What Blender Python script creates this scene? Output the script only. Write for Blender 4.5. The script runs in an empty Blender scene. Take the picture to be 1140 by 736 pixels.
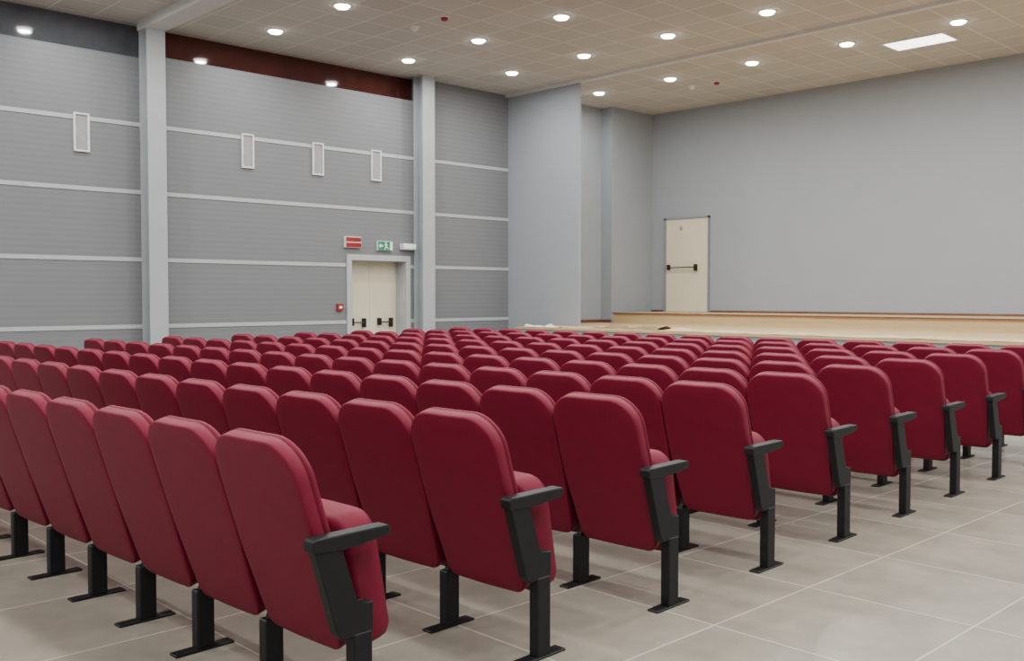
import bpy, bmesh, math, random
from mathutils import Vector, Matrix, noise
random.seed(4)
S = bpy.context.scene
C = S.collection
R = math.radians
H = 1.45

# ------------------------------------------------------------------ materials
def mat(name, col, rough=0.5, spec=0.5, metal=0.0, emit=None, estr=0.0):
    m = bpy.data.materials.new(name); m.use_nodes = True
    b = m.node_tree.nodes['Principled BSDF']
    b.inputs['Base Color'].default_value = (*col, 1)
    b.inputs['Roughness'].default_value = rough
    b.inputs['Specular IOR Level'].default_value = spec
    b.inputs['Metallic'].default_value = metal
    if emit:
        b.inputs['Emission Color'].default_value = (*emit, 1)
        b.inputs['Emission Strength'].default_value = estr
    return m
def N(m, t, **kw):
    n = m.node_tree.nodes.new(t)
    for k, v in kw.items(): setattr(n, k, v)
    return n
def L(m, a, b): m.node_tree.links.new(a, b)
def bsdf(m): return m.node_tree.nodes['Principled BSDF']
def math_n(m, op, a, b=None, c=None):
    n = N(m, 'ShaderNodeMath', operation=op)
    for i, v in enumerate((a, b, c)):
        if v is None: continue
        if isinstance(v, (int, float)): n.inputs[i].default_value = v
        else: L(m, v, n.inputs[i])
    return n.outputs[0]
def coords(m):
    t = N(m, 'ShaderNodeTexCoord')
    return t.outputs['Object']
def noisy(m, c1, c2, scale, detail=4, bump=0.0, bscale=None, rough=0.55):
    co = coords(m)
    n = N(m, 'ShaderNodeTexNoise'); n.inputs['Scale'].default_value = scale
    n.inputs['Detail'].default_value = detail; n.inputs['Roughness'].default_value = rough
    L(m, co, n.inputs['Vector'])
    r = N(m, 'ShaderNodeValToRGB')
    r.color_ramp.elements[0].position = .3; r.color_ramp.elements[1].position = .7
    r.color_ramp.elements[0].color = (*c1, 1); r.color_ramp.elements[1].color = (*c2, 1)
    L(m, n.outputs['Fac'], r.inputs['Fac']); L(m, r.outputs['Color'], bsdf(m).inputs['Base Color'])
    if bump:
        n2 = N(m, 'ShaderNodeTexNoise'); n2.inputs['Scale'].default_value = bscale or scale
        L(m, co, n2.inputs['Vector'])
        b = N(m, 'ShaderNodeBump'); b.inputs['Strength'].default_value = bump; b.inputs['Distance'].default_value = .005
        L(m, n2.outputs['Fac'], b.inputs['Height']); L(m, b.outputs['Normal'], bsdf(m).inputs['Normal'])
    return r
def mixc(m, fac, a, b):
    n = N(m, 'ShaderNodeMix', data_type='RGBA')
    L(m, fac, n.inputs[0])
    for i, v in ((6, a), (7, b)):
        if isinstance(v, tuple): n.inputs[i].default_value = (*v, 1)
        else: L(m, v, n.inputs[i])
    return n.outputs[2]
def grid_mask(m, ox, oy, sx, sy, lw):
    sp = N(m, 'ShaderNodeSeparateXYZ'); L(m, coords(m), sp.inputs[0])
    outs = []
    for k, o, s in ((0, ox, sx), (1, oy, sy)):
        v = math_n(m, 'DIVIDE', math_n(m, 'SUBTRACT', sp.outputs[k], o), s)
        f = math_n(m, 'FRACT', v)
        d = math_n(m, 'MINIMUM', f, math_n(m, 'SUBTRACT', 1.0, f))
        outs.append((math_n(m, 'LESS_THAN', d, lw / s / 2), math_n(m, 'FLOOR', v)))
    g = math_n(m, 'MAXIMUM', outs[0][0], outs[1][0])
    cb = N(m, 'ShaderNodeCombineXYZ'); L(m, outs[0][1], cb.inputs[0]); L(m, outs[1][1], cb.inputs[1])
    wn = N(m, 'ShaderNodeTexWhiteNoise', noise_dimensions='3D'); L(m, cb.outputs[0], wn.inputs['Vector'])
    return g, wn.outputs['Value'], wn.outputs['Color']

M = {}
# floor tiles
m = M['floor'] = mat('porcelain_tile', (.4, .37, .32), .24, .5)
g, rv, rc = grid_mask(m, -1.66, 4.41, .8, .815, .0095)
va = N(m, 'ShaderNodeVectorMath', operation='MULTIPLY_ADD'); L(m, rc, va.inputs[0]); va.inputs[1].default_value = (7, 7, 7); L(m, coords(m), va.inputs[2])
n = N(m, 'ShaderNodeTexNoise'); n.inputs['Scale'].default_value = 2.6; n.inputs['Detail'].default_value = 7; n.inputs['Roughness'].default_value = .6
L(m, va.outputs[0], n.inputs['Vector'])
rp = N(m, 'ShaderNodeValToRGB'); rp.color_ramp.elements[0].position = .24; rp.color_ramp.elements[1].position = .76
rp.color_ramp.elements[0].color = (.225, .208, .17, 1); rp.color_ramp.elements[1].color = (.325, .304, .255, 1)
L(m, n.outputs['Fac'], rp.inputs['Fac'])
L(m, mixc(m, g, rp.outputs['Color'], (.47, .45, .395)), bsdf(m).inputs['Base Color'])
rr = math_n(m, 'MULTIPLY_ADD', n.outputs['Fac'], .12, .19); L(m, rr, bsdf(m).inputs['Roughness'])
# ceiling tiles
m = M['ceiling'] = mat('mineral_fibre_tile', (.33, .28, .235), .9, .1)
g, rv, rc = grid_mask(m, -14.4, .1, .6, .6, .024)
n = N(m, 'ShaderNodeTexNoise'); n.inputs['Scale'].default_value = 9; n.inputs['Detail'].default_value = 6; L(m, coords(m), n.inputs['Vector'])
f = math_n(m, 'ADD', math_n(m, 'MULTIPLY', rv, .55), math_n(m, 'MULTIPLY', n.outputs['Fac'], .45))
tile = mixc(m, f, (.46, .44, .41), (.55, .53, .5))
L(m, mixc(m, g, tile, (.65, .63, .6)), bsdf(m).inputs['Base Color'])
# ribbed grey wall panels
m = M['panel'] = mat('grey_ribbed_panel', (.2, .2, .21), .5, .35)
sp = N(m, 'ShaderNodeSeparateXYZ'); L(m, coords(m), sp.inputs[0])
w = math_n(m, 'SINE', math_n(m, 'MULTIPLY', sp.outputs[2], 2 * math.pi / .0833))
w01 = math_n(m, 'MULTIPLY_ADD', w, .5, .5)
L(m, mixc(m, w01, (.17, .177, .191), (.184, .191, .205)), bsdf(m).inputs['Base Color'])
b = N(m, 'ShaderNodeBump'); b.inputs['Strength'].default_value = .06; b.inputs['Distance'].default_value = .003
L(m, w01, b.inputs['Height']); L(m, b.outputs['Normal'], bsdf(m).inputs['Normal'])
m = M['plaster'] = mat('pale_grey_plaster', (.36, .38, .4), .75, .25); noisy(m, (.3, .326, .355), (.31, .336, .365), 1.6, bump=.06, bscale=60)
m = M['strip'] = mat('light_grey_strip', (.46, .47, .49), .45); noisy(m, (.39, .41, .435), (.43, .45, .475), 3)
m = M['steel'] = mat('painted_steel', (.4, .42, .44), .4); noisy(m, (.34, .365, .39), (.39, .415, .44), 2)
m = M['maroon'] = mat('maroon_gloss', (.07, .012, .012), .06, .5); noisy(m, (.055, .014, .011), (.075, .019, .015), 3)
m = M['charcoal'] = mat('charcoal_gloss', (.05, .052, .06), .06, .5); noisy(m, (.075, .08, .093), (.095, .1, .113), 3)
m = M['white'] = mat('white_paint', (.72, .72, .71), .5); noisy(m, (.7, .7, .69), (.76, .76, .75), 5)
m = M['soffit'] = mat('pale_soffit', (.6, .6, .6), .6); noisy(m, (.58, .58, .57), (.63, .63, .62), 2)
m = M['grey_in'] = mat('vent_grey', (.3, .3, .31), .6); noisy(m, (.28, .28, .29), (.33, .33, .34), 8)
m = M['cream'] = mat('cream_door', (.68, .63, .5), .45); noisy(m, (.65, .6, .45), (.7, .65, .5), 2)
m = M['frame'] = mat('door_frame_grey', (.3, .31, .32), .45); noisy(m, (.22, .23, .24), (.25, .26, .27), 3)
m = M['red'] = mat('crimson_upholstery', (.14, .01, .03), .58, .22)
noisy(m, (.152, .0052, .024), (.17, .0066, .028), 14, bump=.1, bscale=420)
m = M['black'] = mat('black_powder_coat', (.014, .015, .018), .5, .3); noisy(m, (.006, .0065, .008), (.009, .0095, .011), 30)
m = M['deck'] = mat('stage_plywood', (.55, .42, .27), .6)
co = coords(m); mp = N(m, 'ShaderNodeMapping'); mp.inputs['Scale'].default_value = (.6, 9, 9); L(m, co, mp.inputs[0])
n = N(m, 'ShaderNodeTexNoise'); n.inputs['Scale'].default_value = 2; n.inputs['Detail'].default_value = 6; L(m, mp.outputs[0], n.inputs['Vector'])
L(m, mixc(m, n.outputs['Fac'], (.42, .3, .15), (.58, .44, .255)), bsdf(m).inputs['Base Color'])
m = M['paper'] = mat('kraft_paper', (.62, .5, .36), .8, .2); noisy(m, (.48, .37, .22), (.6, .48, .31), 4, bump=.5, bscale=9)
m = M['brownsheet'] = mat('brown_sheet', (.2, .12, .06), .6); noisy(m, (.19, .115, .055), (.31, .2, .11), 6)
m = M['whitesheet'] = mat('white_sheet', (.75, .72, .66), .8); noisy(m, (.7, .67, .6), (.8, .78, .73), 5)
m = M['skirt'] = mat('red_brown_skirting', (.13, .045, .03), .4); noisy(m, (.13, .055, .035), (.18, .08, .05), 5)
m = M['lamp'] = mat('lamp_glow', (1, 1, 1), .5, emit=(1, .97, .9), estr=24)
m = M['ledpanel'] = mat('led_panel_glow', (1, 1, 1), .5, emit=(1, .99, .97), estr=5)
m = M['green'] = mat('sign_green', (.0, .25, .1), .4, emit=(0, .5, .22), estr=.1); noisy(m, (0, .17, .07), (.005, .2, .085), 4)
m = M['signwhite'] = mat('sign_white', (.75, .78, .76), .4, emit=(.9, 1, .95), estr=.12)
m = M['signred'] = mat('sign_red', (.42, .02, .02), .35); noisy(m, (.25, .012, .012), (.3, .018, .018), 4)
m = M['chrome'] = mat('steel_bar', (.07, .07, .075), .35, metal=.6)

# ------------------------------------------------------------------ helpers
def box(bm, x0, x1, y0, y1, z0, z1):
    v = [bm.verts.new(p) for p in ((x0,y0,z0),(x1,y0,z0),(x1,y1,z0),(x0,y1,z0),(x0,y0,z1),(x1,y0,z1),(x1,y1,z1),(x0,y1,z1))]
    for f in ((3,2,1,0),(4,5,6,7),(0,1,5,4),(1,2,6,5),(2,3,7,6),(3,0,4,7)): bm.faces.new([v[i] for i in f])
def obj(name, bm, m, parent=None, smooth=False, bevel=0, seg=2):
    if bevel:
        bmesh.ops.bevel(bm, geom=bm.edges[:], offset=bevel, segments=seg, affect='EDGES', profile=.5)
    bmesh.ops.recalc_face_normals(bm, faces=bm.faces[:])
    me = bpy.data.meshes.new(name); bm.to_mesh(me); bm.free()
    me.materials.append(m)
    if smooth:
        for p in me.polygons: p.use_smooth = True
    o = bpy.data.objects.new(name, me); C.objects.link(o)
    if parent: o.parent = parent
    return o
def boxes(name, m, lst, parent=None, bevel=0):
    bm = bmesh.new()
    for a in lst: box(bm, *a)
    return obj(name, bm, m, parent, bevel=bevel)
def struct(o): o['kind'] = 'structure'; return o
def tag(o, label, cat, group=None):
    o['label'] = label; o['category'] = cat
    if group: o['group'] = group
    return o
def empty(name, loc, rz=0):
    o = bpy.data.objects.new(name, None); C.objects.link(o); o.location = loc; o.rotation_euler = (0, 0, rz)
    o.empty_display_size = .1
    return o
def lathe(bm, prof, n=32):
    rings = [[bm.verts.new((r*math.cos(2*math.pi*i/n), r*math.sin(2*math.pi*i/n), z)) for i in range(n)] for r, z in prof]
    for a, b_ in zip(rings, rings[1:]):
        for i in range(n): bm.faces.new((a[i], a[(i+1)%n], b_[(i+1)%n], b_[i]))
    return rings
def prism_x(bm, poly, x0, x1):
    a = [bm.verts.new((x0, y, z)) for y, z in poly]; b_ = [bm.verts.new((x1, y, z)) for y, z in poly]
    bm.faces.new(a); bm.faces.new(b_[::-1]); n = len(poly)
    for i in range(n): bm.faces.new((a[i], b_[i], b_[(i+1)%n], a[(i+1)%n]))

ORD = ['', 'first','second','third','fourth','fifth','sixth','seventh','eighth','ninth','tenth','eleventh','twelfth','thirteenth','fourteenth','fifteenth','sixteenth']

# ------------------------------------------------------------------ the room
WX, CZ, SY, XR, YB = -14.4, 5.5, 17.5, 4.0, -4.0
WY = 13.7; WT = .06
struct(boxes('floor', M['floor'], [(WX-.4, XR, YB, SY+.3, -.1, 0)]))
struct(boxes('ceiling', M['ceiling'], [(WX-.4, XR, YB, SY+.3, CZ, CZ+.1)]))
D0, D1, DZ = 9.88, 11.08, 2.09
K1, K2 = 6.13, 11.27
WI = WX-.2
ZT = 5.06
struct(boxes('wall_left', M['panel'], [(WI, WX, YB, K1+.14, 0, 4.99), (WI, WX, K1+.14, D0-.1, 0, ZT), (WI, WX, D0-.1, D1+.1, DZ+.1, ZT),
                                       (WI, WX, D1+.1, K2+.14, 0, ZT), (WI-.08, WX, K2+.14, WY, 0, CZ)]))
struct(boxes('wall_wing', M['plaster'], [(WX-.34, -12.47, WY, WY+WT, 0, CZ)]))
struct(boxes('wall_stage_side', M['plaster'], [(WX-.34, -14.0, WY+WT, SY, 0, CZ), (-14.0, -13.7, 16.1, SY, 0, CZ)]))
struct(boxes('wall_stage', M['plaster'], [(WX-.34, XR, SY, SY+.3, 0, CZ)]))
for i, z in enumerate((1, 2, 3, 4)):
    ys = [(YB, D0-.11), (D1+.11, WY)] if z < 2.2 else [(YB, WY)]
    struct(boxes('trim_%d' % (i+1), M['strip'], [(WX, WX+.01, a, b_, z-.03, z+.03) for a, b_ in ys]))
struct(boxes('trim_5', M['maroon'], [(WI-.08, WI-.01, K1+.14, K2+.14, 4.8, CZ)]))
struct(boxes('trim_6', M['charcoal'], [(WI-.08, WI-.01, YB, K1+.14, 4.7, CZ)]))
struct(boxes('trim_7', M['soffit'], [(WX, XR, K1-.02, K1+.3, CZ-.12, CZ)]))
struct(boxes('trim_8', M['soffit'], [(WX, XR, WY-.08, WY-.005, CZ-.05, CZ)]))
struct(boxes('baseboard_stage', M['skirt'], [(-13.7, -13.36, SY-.02, SY, 1.11, 1.15), (-12.13, XR, SY-.02, SY, 1.11, 1.15)]))
struct(boxes('baseboard_wing', M['skirt'], [(-14.0, -13.98, WY+WT, 16.08, .886, .95), (-14.0, -13.7, 16.08, 16.1, .886, .95)]))

# steel columns
for y, lab in ((K1, 'tall light grey steel column on the panelled wall, left of the double door'), (K2, 'tall light grey steel column right beside the recessed double door')):
    bm = bmesh.new(); zt = CZ-.12 if y == K1 else CZ
    box(bm, .255, .28, 0, .28, 0, zt); box(bm, 0, .025, 0, .28, 0, zt); box(bm, .025, .255, .125, .155, 0, zt)
    o = obj('steel_column', bm, M['steel']); o.location = (WX+.013, y, 0); tag(o, lab, 'column')

# ---- doors
def panic_bar(parent, axis, length, k=1.0, hk=1.0):
    def bx(u0, u1, o0, o1, z0, z1):
        return (o0, o1, u0, u1, z0, z1) if axis == 'y' else (u0, u1, -o1, -o0, z0, z1)
    h = length / 2
    p = boxes('panic_bar', M['chrome'], [bx(-h, h, .06, .08, -.012, .012)], parent, bevel=.005)
    for s in (-1, 1):
        boxes('bar_housing', M['black'], [bx(s*h-.024*k, s*h+.024*k, .0, .085, -.08*hk if s > 0 else -.05*hk, .065*hk)], p, bevel=.008)
    return p
d1 = empty('door_1', (WX, (D0+D1)/2, 0)); struct(d1)
hw = (D1-D0)/2
boxes('door_frame', M['strip'], [(-.34, .03, -hw-.1, -hw, 0, DZ+.1), (-.34, .03, hw, hw+.1, 0, DZ+.1), (-.34, .03, -hw, hw, DZ, DZ+.1)], d1)
for s in (-1, 1):
    a, b_ = (-hw, -.002) if s < 0 else (.002, hw)
    lf = boxes('door_leaf', M['cream'], [(-.33, -.29, a, b_, .005, DZ)], d1, bevel=.0015)
    pb = panic_bar(lf, 'y', .26, 1.0, 1.15); pb.location = (-.29, (a+b_)/2+.02, .98)
DX0, DX1 = -13.34, -12.15
d2 = empty('door_2', ((DX0+DX1)/2, SY, 1.11)); struct(d2)
hw = (DX1-DX0)/2
boxes('door_frame', M['frame'], [(-hw, -hw+.06, -.05, 0, 0, 2.06), (hw-.03, hw, -.05, 0, 0, 2.06), (-hw, hw, -.05, 0, 2.02, 2.06)], d2)
lf = boxes('door_leaf', M['cream'], [(-hw+.06, hw-.03, -.035, 0, .005, 2.02)], d2, bevel=.004)
pb = panic_bar(lf, 'x', .72); pb.location = (-.08, -.035, .97)
boxes('door_plate', M['grey_in'], [(-.17, -.1, -.042, -.034, 1.78, 1.87)], lf)

# ---- vents
for y, lab in ((5.28, 'narrow white-framed upright wall vent left of both steel columns'), (7.89, 'narrow white-framed upright wall vent nearest the left steel column on its right'),
               (9.21, 'narrow white-framed upright wall vent, middle one between the two steel columns'), (10.42, 'narrow white-framed upright wall vent high above the double door')):
    e = empty('wall_vent', (WX, y, 3.79)); tag(e, lab, 'vent', 'upright vents on the panelled wall')
    boxes('vent_frame', M['white'], [(0, .035, -.11, -.085, -.275, .275), (0, .035, .085, .11, -.275, .275), (0, .035, -.085, .085, .25, .275), (0, .035, -.085, .085, -.275, -.25)], e, bevel=.004)
    boxes('vent_back', M['grey_in'], [(0, .016, -.085, .085, -.25, .25)], e)

# ---- signs by the door
e = empty('exit_sign', (WX, 10.6, 2.36)); tag(e, 'green emergency exit sign with white running figure above the double door', 'exit sign')
boxes('sign_box', M['white'], [(-.004, .05, -.17, .17, -.085, .085)], e, bevel=.006)
boxes('green_panel', M['green'], [(.05, .056, -.163, .163, -.078, .078)], e)
bm = bmesh.new()
def yz(poly): prism_x(bm, poly, .056, .06)
def limb(a, b_, w):
    a = Vector(a); b_ = Vector(b_); d = (b_-a).normalized(); n_ = Vector((-d.y, d.x))*w/2
    yz([tuple(a+n_), tuple(b_+n_), tuple(b_-n_), tuple(a-n_)])
yz([(-.0+.017*math.cos(t*math.pi/6), .052+.017*math.sin(t*math.pi/6)) for t in range(12)])
limb((.0, .034), (.012, -.012), .03); limb((.012, -.01), (-.02, -.035), .016); limb((-.02, -.035), (-.022, -.072), .014)
limb((.012, -.01), (.042, -.04), .016); limb((.042, -.04), (.07, -.05), .014)
limb((.0, .03), (-.034, .012), .012); limb((.004, .03), (.038, .016), .012)
obj('running_figure', bm, M['signwhite'], e)
bm = bmesh.new(); yz([(-.15, 0), (-.115, .045), (-.115, .016), (-.065, .016), (-.065, -.016), (-.115, -.016), (-.115, -.045)]); obj('arrow', bm, M['signwhite'], e)
boxes('door_symbol', M['signwhite'], [(.056, .06, .09, .15, -.07, .07)], e)
e = empty('fire_alarm_sign', (WX, 9.9, 2.4)); tag(e, 'red and white fire alarm sign above the left corner of the double door', 'alarm sign')
boxes('sign_box', M['white'], [(-.004, .06, -.17, .17, -.095, .095)], e, bevel=.006)
boxes('red_face', M['signred'], [(.06, .066, -.16, .16, .01, .086)], e)
boxes('red_face', M['signred'], [(.06, .066, -.16, .16, -.086, -.01)], e)
e = empty('emergency_lamp', (WX, 11.105, 2.36)); tag(e, 'white emergency lamp box beside the column above the right corner of the double door', 'emergency lamp')
boxes('housing', M['white'], [(-.004, .11, -.15, .15, -.055, .055)], e, bevel=.008)
boxes('lens', M['signwhite'], [(.11, .125, -.135, .135, -.04, .04)], e, bevel=.003)
e = empty('fire_call_point', (WX, 9.63, 1.26)); tag(e, 'small red fire call point on the wall left of the double door', 'call point')
boxes('case', M['signred'], [(-.004, .05, -.06, .06, -.06, .06)], e, bevel=.006)
boxes('window_pane', M['signwhite'], [(.05, .053, -.03, .03, -.02, .02)], e)

# ---- stage
AY, AZ = 12.7, .886
ax0 = -13.15+6
parts = [(ax0, XR+6, 0, WY-AY-.01), (-12.46+6, XR+6, WY-AY-.01, SY-AY-.01), (-13.97+6, -12.46+6, WY+WT-AY+.01, 16.07-AY), (-13.67+6, -12.46+6, 16.07-AY, SY-AY-.01)]
st = empty('stage', (-6, AY, 0)); tag(st, 'low plywood-topped stage with a grey front across the hall', 'stage')
boxes('stage_front', M['plaster'], [(a, b_, c+(.03 if c == 0 else 0), d, 0, AZ-.04) for a, b_, c, d in parts], st)
boxes('deck', M['deck'], [(a, b_, c, d, AZ-.04, AZ) for a, b_, c, d in parts], st)
pf = empty('stage_riser', (-6, 15.7, AZ)); tag(pf, 'wooden platform one step high at the back of the stage', 'platform')
boxes('riser_front', M['deck'], [(-13.3+6, XR+6, .02, SY-15.7-.01, 0, .19)], pf)
boxes('riser_top', M['deck'], [(-13.32+6, XR+6, 0, SY-15.7-.01, .19, .224)], pf)
boxes('riser_nosing', M['skirt'], [(-13.325+6, XR+6, -.012, 0, .2, .226)], pf)
def sheet(name, m_, x0, x1, y0, y1, z, nx, ny, amp, sc, edge=.1, seed=0):
    bm = bmesh.new(); g_ = []
    for j in range(ny+1):
        row = []
        for i in range(nx+1):
            u, v = i/nx, j/ny
            x = x0+(x1-x0)*u; y = y0+(y1-y0)*v
            if j in (0, ny): y += edge*noise.noise((x*2.3+seed, j*3, 1))
            if i in (0, nx): x += edge*noise.noise((y*2.3+seed, i*3, 5))
            h = max(0, noise.noise((x*sc+seed, y*sc, seed)))*amp + max(0, noise.noise((x*sc*3, y*sc*3+seed, 2)))*amp*.5
            if j in (0, ny): h *= .15
            row.append(bm.verts.new((x, y, z+.003+h)))
        g_.append(row)
    for j in range(ny):
        for i in range(nx): bm.faces.new((g_[j][i], g_[j][i+1], g_[j+1][i+1], g_[j+1][i]))
    return obj(name, bm, m_, smooth=True)
tag(sheet('paper_sheet', M['paper'], -9.9, 2.5, AY+.03, 13.3, AZ, 220, 12, .06, 1.9, .06), 'long wrinkled kraft paper sheet covering the front edge of the stage', 'paper sheet')
tag(sheet('brown_sheet', M['brownsheet'], -11.6, -10.1, 13.05, 13.5, AZ, 26, 10, .13, 2.6, .1, seed=9), 'crumpled brown sheet lying on the left part of the stage', 'sheet')
tag(sheet('white_sheet', M['whitesheet'], -13.0, -12.2, 12.78, 13.15, AZ, 18, 10, .1, 3.0, .1, seed=21), 'crumpled white sheet on the stage in front of the wing wall', 'sheet')

# ---- ceiling lights
LR = [(14.82, -12.95, 1.75), (12.35, -12.88, 1.75), (10.42, -13.43, 1.8), (7.82, -13.37, 1.8), (5.0, -13.37, 1.8), (2.4, -13.37, 1.8), (-.2, -13.37, 1.8), (-2.8, -13.37, 1.8)]
ld = bpy.data.lights.new('downlight_lamp', 'AREA'); ld.shape = 'DISK'; ld.size = .16; ld.energy = 42.5; ld.color = (1, .98, .94)
proto_l = None
for ri, (ly, lx, sp_) in enumerate(LR):
    k = 0; x = lx
    while x < XR - .4:
        lab = 'round recessed downlight, %s from the panelled wall in the %s row from the stage wall' % (ORD[k+1], ORD[ri+1])
        if proto_l is None:
            e = proto_l = empty('ceiling_light', (x, ly, CZ))
            bm = bmesh.new(); lathe(bm, [(.105, -.001), (.13, -.001), (.13, -.008), (.118, -.011), (.105, -.006), (.105, -.001)]); ring = obj('trim_ring', bm, M['white'], e, smooth=True)
            bm = bmesh.new(); rg = lathe(bm, [(.105, -.004), (.102, -.02), (.085, -.036), (.05, -.044), (.012, -.046)]); bm.faces.new(rg[-1]); dif = obj('diffuser', bm, M['lamp'], e, smooth=True)
        else:
            e = proto_l.copy(); C.objects.link(e); e.location = (x, ly, CZ)
            for c in (ring, dif):
                d = c.copy(); C.objects.link(d); d.parent = e
        tag(e, lab, 'ceiling light', 'recessed ceiling downlights')
        lo = bpy.data.objects.new('downlight_lamp', ld); C.objects.link(lo); lo.location = (x, ly, CZ-.052)
        k += 1; x += sp_
e = empty('panel_light', (-6.83, 15.52, CZ)); tag(e, 'rectangular white LED panel lit in the ceiling above the stage', 'ceiling light')
boxes('panel_frame', M['white'], [(-.5, .5, -.31, -.28, -.02, 0), (-.5, .5, .28, .31, -.02, 0), (-.5, -.47, -.28, .28, -.02, 0), (.47, .5, -.28, .28, -.02, 0)], e)
boxes('panel_diffuser', M['ledpanel'], [(-.47, .47, -.28, .28, -.012, 0)], e)
def detector(x, y, mt, lab, cat, name):
    e = empty(name, (x, y, CZ)); tag(e, lab, cat)
    bm = bmesh.new(); lathe(bm, [(.002, -.012), (.07, -.012), (.075, 0)]); obj('base', bm, M['white'], e, smooth=False)
    bm = bmesh.new(); lathe(bm, [(.002, -.06), (.035, -.058), (.05, -.04), (.055, -.012)]); obj('head', bm, mt, e, smooth=True)
detector(-11.73, 9.22, M['white'], 'white smoke detector on the ceiling beside the red sounder over the seats', 'smoke detector', 'smoke_detector')
detector(-11.02, 9.21, M['signred'], 'red alarm sounder on the ceiling over the seats', 'alarm sounder', 'alarm_sounder')
detector(-11.3, 15.65, M['white'], 'white smoke detector on the ceiling over the stage', 'smoke detector', 'smoke_detector')
detector(-10.75, 15.66, M['signred'], 'red alarm sounder on the ceiling over the stage', 'alarm sounder', 'alarm_sounder')

# ------------------------------------------------------------------ chairs
def rounded(hwid, h, rt, rb, n=9, ns=6):
    pts = []
    def arc(cx, cy, r, a0, a1):
        for i in range(n+1):
            a = a0+(a1-a0)*i/n; pts.append((cx+r*math.cos(a), cy+r*math.sin(a)))
    def seg(p, q):
        for i in range(1, ns): pts.append((p[0]+(q[0]-p[0])*i/ns, p[1]+(q[1]-p[1])*i/ns))
    arc(hwid-rb, rb, rb, -math.pi/2, 0); seg((hwid, rb), (hwid, h-rt))
    arc(hwid-rt, h-rt, rt, 0, math.pi/2); seg((hwid-rt, h), (-hwid+rt, h))
    arc(-hwid+rt, h-rt, rt, math.pi/2, math.pi); seg((-hwid, h-rt), (-hwid, rb))
    arc(-hwid+rb, rb, rb, math.pi, 1.5*math.pi); seg((-hwid+rb, 0), (hwid-rb, 0))
    return pts
def pad(outline, h, rings, fn):
    bm = bmesh.new(); prev = None
    for k, d in rings:
        if k == 0:
            ring = bm.verts.new(fn(0, h*.5, d))
        else:
            ring = [bm.verts.new(fn(w*k, h*.5+(s-h*.5)*k, d)) for w, s in outline]
        if prev is not None:
            if isinstance(prev, list) and isinstance(ring, list):
                for i in range(len(ring)): bm.faces.new((prev[i], prev[(i+1)%len(ring)], ring[(i+1)%len(ring)], ring[i]))
            else:
                l_, c_ = (prev, ring) if isinstance(prev, list) else (ring, prev)
                for i in range(len(l_)): bm.faces.new((l_[i], l_[(i+1)%len(l_)], c_))
        prev = ring
    return bm
PITCH = .515; SX = PITCH/2; HWB = .2535
BL = .768; A = R(17.5)
def back_fn(w, s, d):
    t = min(1, max(0, s/.40)); t = t*t*(3-2*t)
    w2 = w*(.89+.11*t)
    q = (w/HWB)
    dd = d-.006*(1-q*q)-.003*math.sin(math.pi*min(1, max(0, s/BL)))
    return (w2, -.022-s*math.sin(A)+dd*math.cos(A), .244+s*math.cos(A)+dd*math.sin(A))
SL = .48; B = R(10)
def seat_fn(w, s, d):
    q = w/.215
    dd = d+(.008*(1-q*q) if d > .05 else 0)
    return (w, .078-s*math.sin(B)+dd*math.cos(B), .216+s*math.cos(B)+dd*math.sin(B))
bo = rounded(HWB, BL, .14, .05)
back_bm = pad(bo, BL, [(0, 0), (.3, 0), (.6, 0), (.85, 0), (.977, .0002), (.994, .002), (1, .009), (1, .046), (.985, .048), (.985, .051), (1, .053), (.995, .066), (.97, .075), (.85, .08), (.55, .082), (.25, .082), (0, .082)], back_fn)
seat_bm = pad(rounded(.216, SL, .09, .06), SL, [(0, 0), (.5, 0), (.85, 0), (.96, .004), (1, .022), (1, .085), (.988, .112), (.94, .13), (.75, .138), (.4, .138), (0, .138)], seat_fn)
def standard(chair, sx, end):
    bm = bmesh.new()
    if end: prism_x(bm, [(-.188, .645), (-.082, .645), (-.07, .6), (-.016, .425), (.05, .425), (.05, .318), (-.078, .318), (-.098, .345)][::-1], sx-.022, sx+.022)
    else: prism_x(bm, [(-.035, .645), (.03, .645), (.075, .415), (.075, .3), (.04, .22), (-.03, .22), (.045, .36)][::-1], sx-.015, sx+.015)
    obj('side_panel', bm, M['black'], chair, bevel=.004, seg=1)
    bm = bmesh.new()
    if end: prism_x(bm, [(-.195, .628), (-.195, .664), (-.185, .673), (.108, .676), (.12, .667), (.12, .648), (.108, .638), (-.02, .632), (-.07, .62)], sx-.029, sx+.029)
    else: box(bm, sx-.026, sx+.026, -.045, .12, .636, .676)
    obj('armrest', bm, M['black'], chair, bevel=.006 if end else .01, seg=2)
    bm = bmesh.new(); box(bm, sx-.025, sx+.025, -.034, .044, .008, .33 if end else .25)
    l_ = obj('leg', bm, M['black'], chair, bevel=.005, seg=1)
    bm = bmesh.new(); box(bm, sx-.03, sx+.03, -.13, .13, 0, .01)
    obj('foot_plate', bm, M['black'], l_, bevel=.003, seg=1)
EX = SX+.026
aisle_chair = empty('auditorium_chair', (0, 0, 0))
back0 = obj('backrest', back_bm, M['red'], aisle_chair, smooth=True)
seat0 = obj('seat', seat_bm, M['red'], aisle_chair, smooth=True)
standard(aisle_chair, EX, True)
inner_chair = empty('auditorium_chair', (0, 0, 0))
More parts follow.
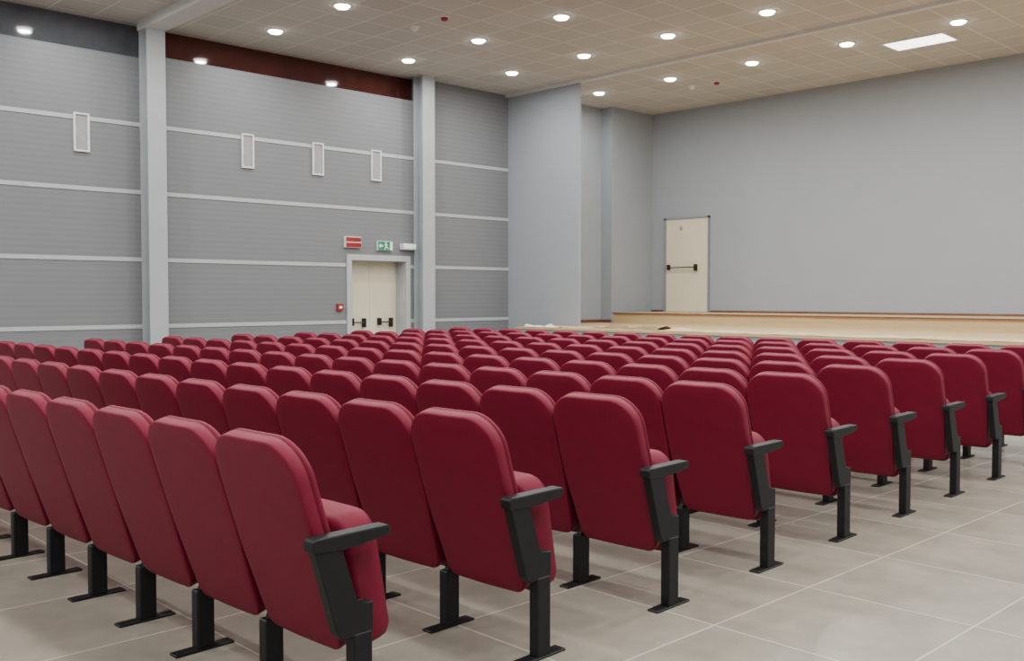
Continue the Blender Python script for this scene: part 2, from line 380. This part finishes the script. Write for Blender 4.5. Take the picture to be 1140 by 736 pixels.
for p in (back0, seat0):
    d = p.copy(); C.objects.link(d); d.parent = inner_chair
standard(inner_chair, SX, False)
end_parts = [c for c in aisle_chair.children if c.name.split('.')[0] in ('side_panel', 'armrest', 'leg')]
SROT = R(2.05)
cs, sn = math.cos(SROT), math.sin(SROT)
CY, SYw = math.cos(R(46.2)), math.sin(R(46.2))
def copy_tree(o, parent=None):
    c = o.copy(); C.objects.link(c); c.parent = parent
    for ch in list(o.children): copy_tree(ch, c)
    return c
NROW, NCOL = 10, 16
spots = []
for r in range(NROW):
    for c in range(NCOL):
        xs, ys = -2.654-SX-PITCH*c, 1.965+.8985*r
        x, y = xs*cs-ys*sn, xs*sn+ys*cs
        fwd = -x*SYw+y*CY; rt = x*CY+y*SYw
        u = 570+1088*rt/fwd
        if u < -70: break
        spots.append((r, c, x, y))
used = set()
src_parts = {}
for r, c, x, y in spots:
    src = aisle_chair if c == 0 else inner_chair
    if src in used:
        o = src.copy(); C.objects.link(o)
        for ch in src_parts[src]: copy_tree(ch, o)
    else:
        o = src; used.add(src)
        src_parts[src] = list(src.children)
    o.location = (x, y, 0); o.rotation_euler = (0, 0, SROT)
    if c == 0:
        lab = 'crimson tip-up auditorium chair at the aisle end of the %s row from the camera' % ORD[r+1]
    else:
        lab = 'crimson tip-up auditorium chair, %s from the aisle end, %s row from the camera' % (ORD[c+1], ORD[r+1])
    tag(o, lab, 'chair', 'rows of crimson auditorium chairs')
    if c == NCOL-1:
        for ch in end_parts:
            d = copy_tree(ch, o); d.location.x = -2*EX

# ------------------------------------------------------------------ world, camera
w = bpy.data.worlds.new('World'); S.world = w; w.use_nodes = True
w.node_tree.nodes['Background'].inputs[0].default_value = (.95, .97, 1, 1)
w.node_tree.nodes['Background'].inputs[1].default_value = .42
cd = bpy.data.cameras.new('camera'); cd.sensor_width = 36; cd.lens = 36*1088/1140; cd.clip_end = 200
cam = bpy.data.objects.new('camera', cd); C.objects.link(cam)
cam.location = (0, 0, H); cam.rotation_euler = (R(88), 0, R(46.2))
S.camera = cam
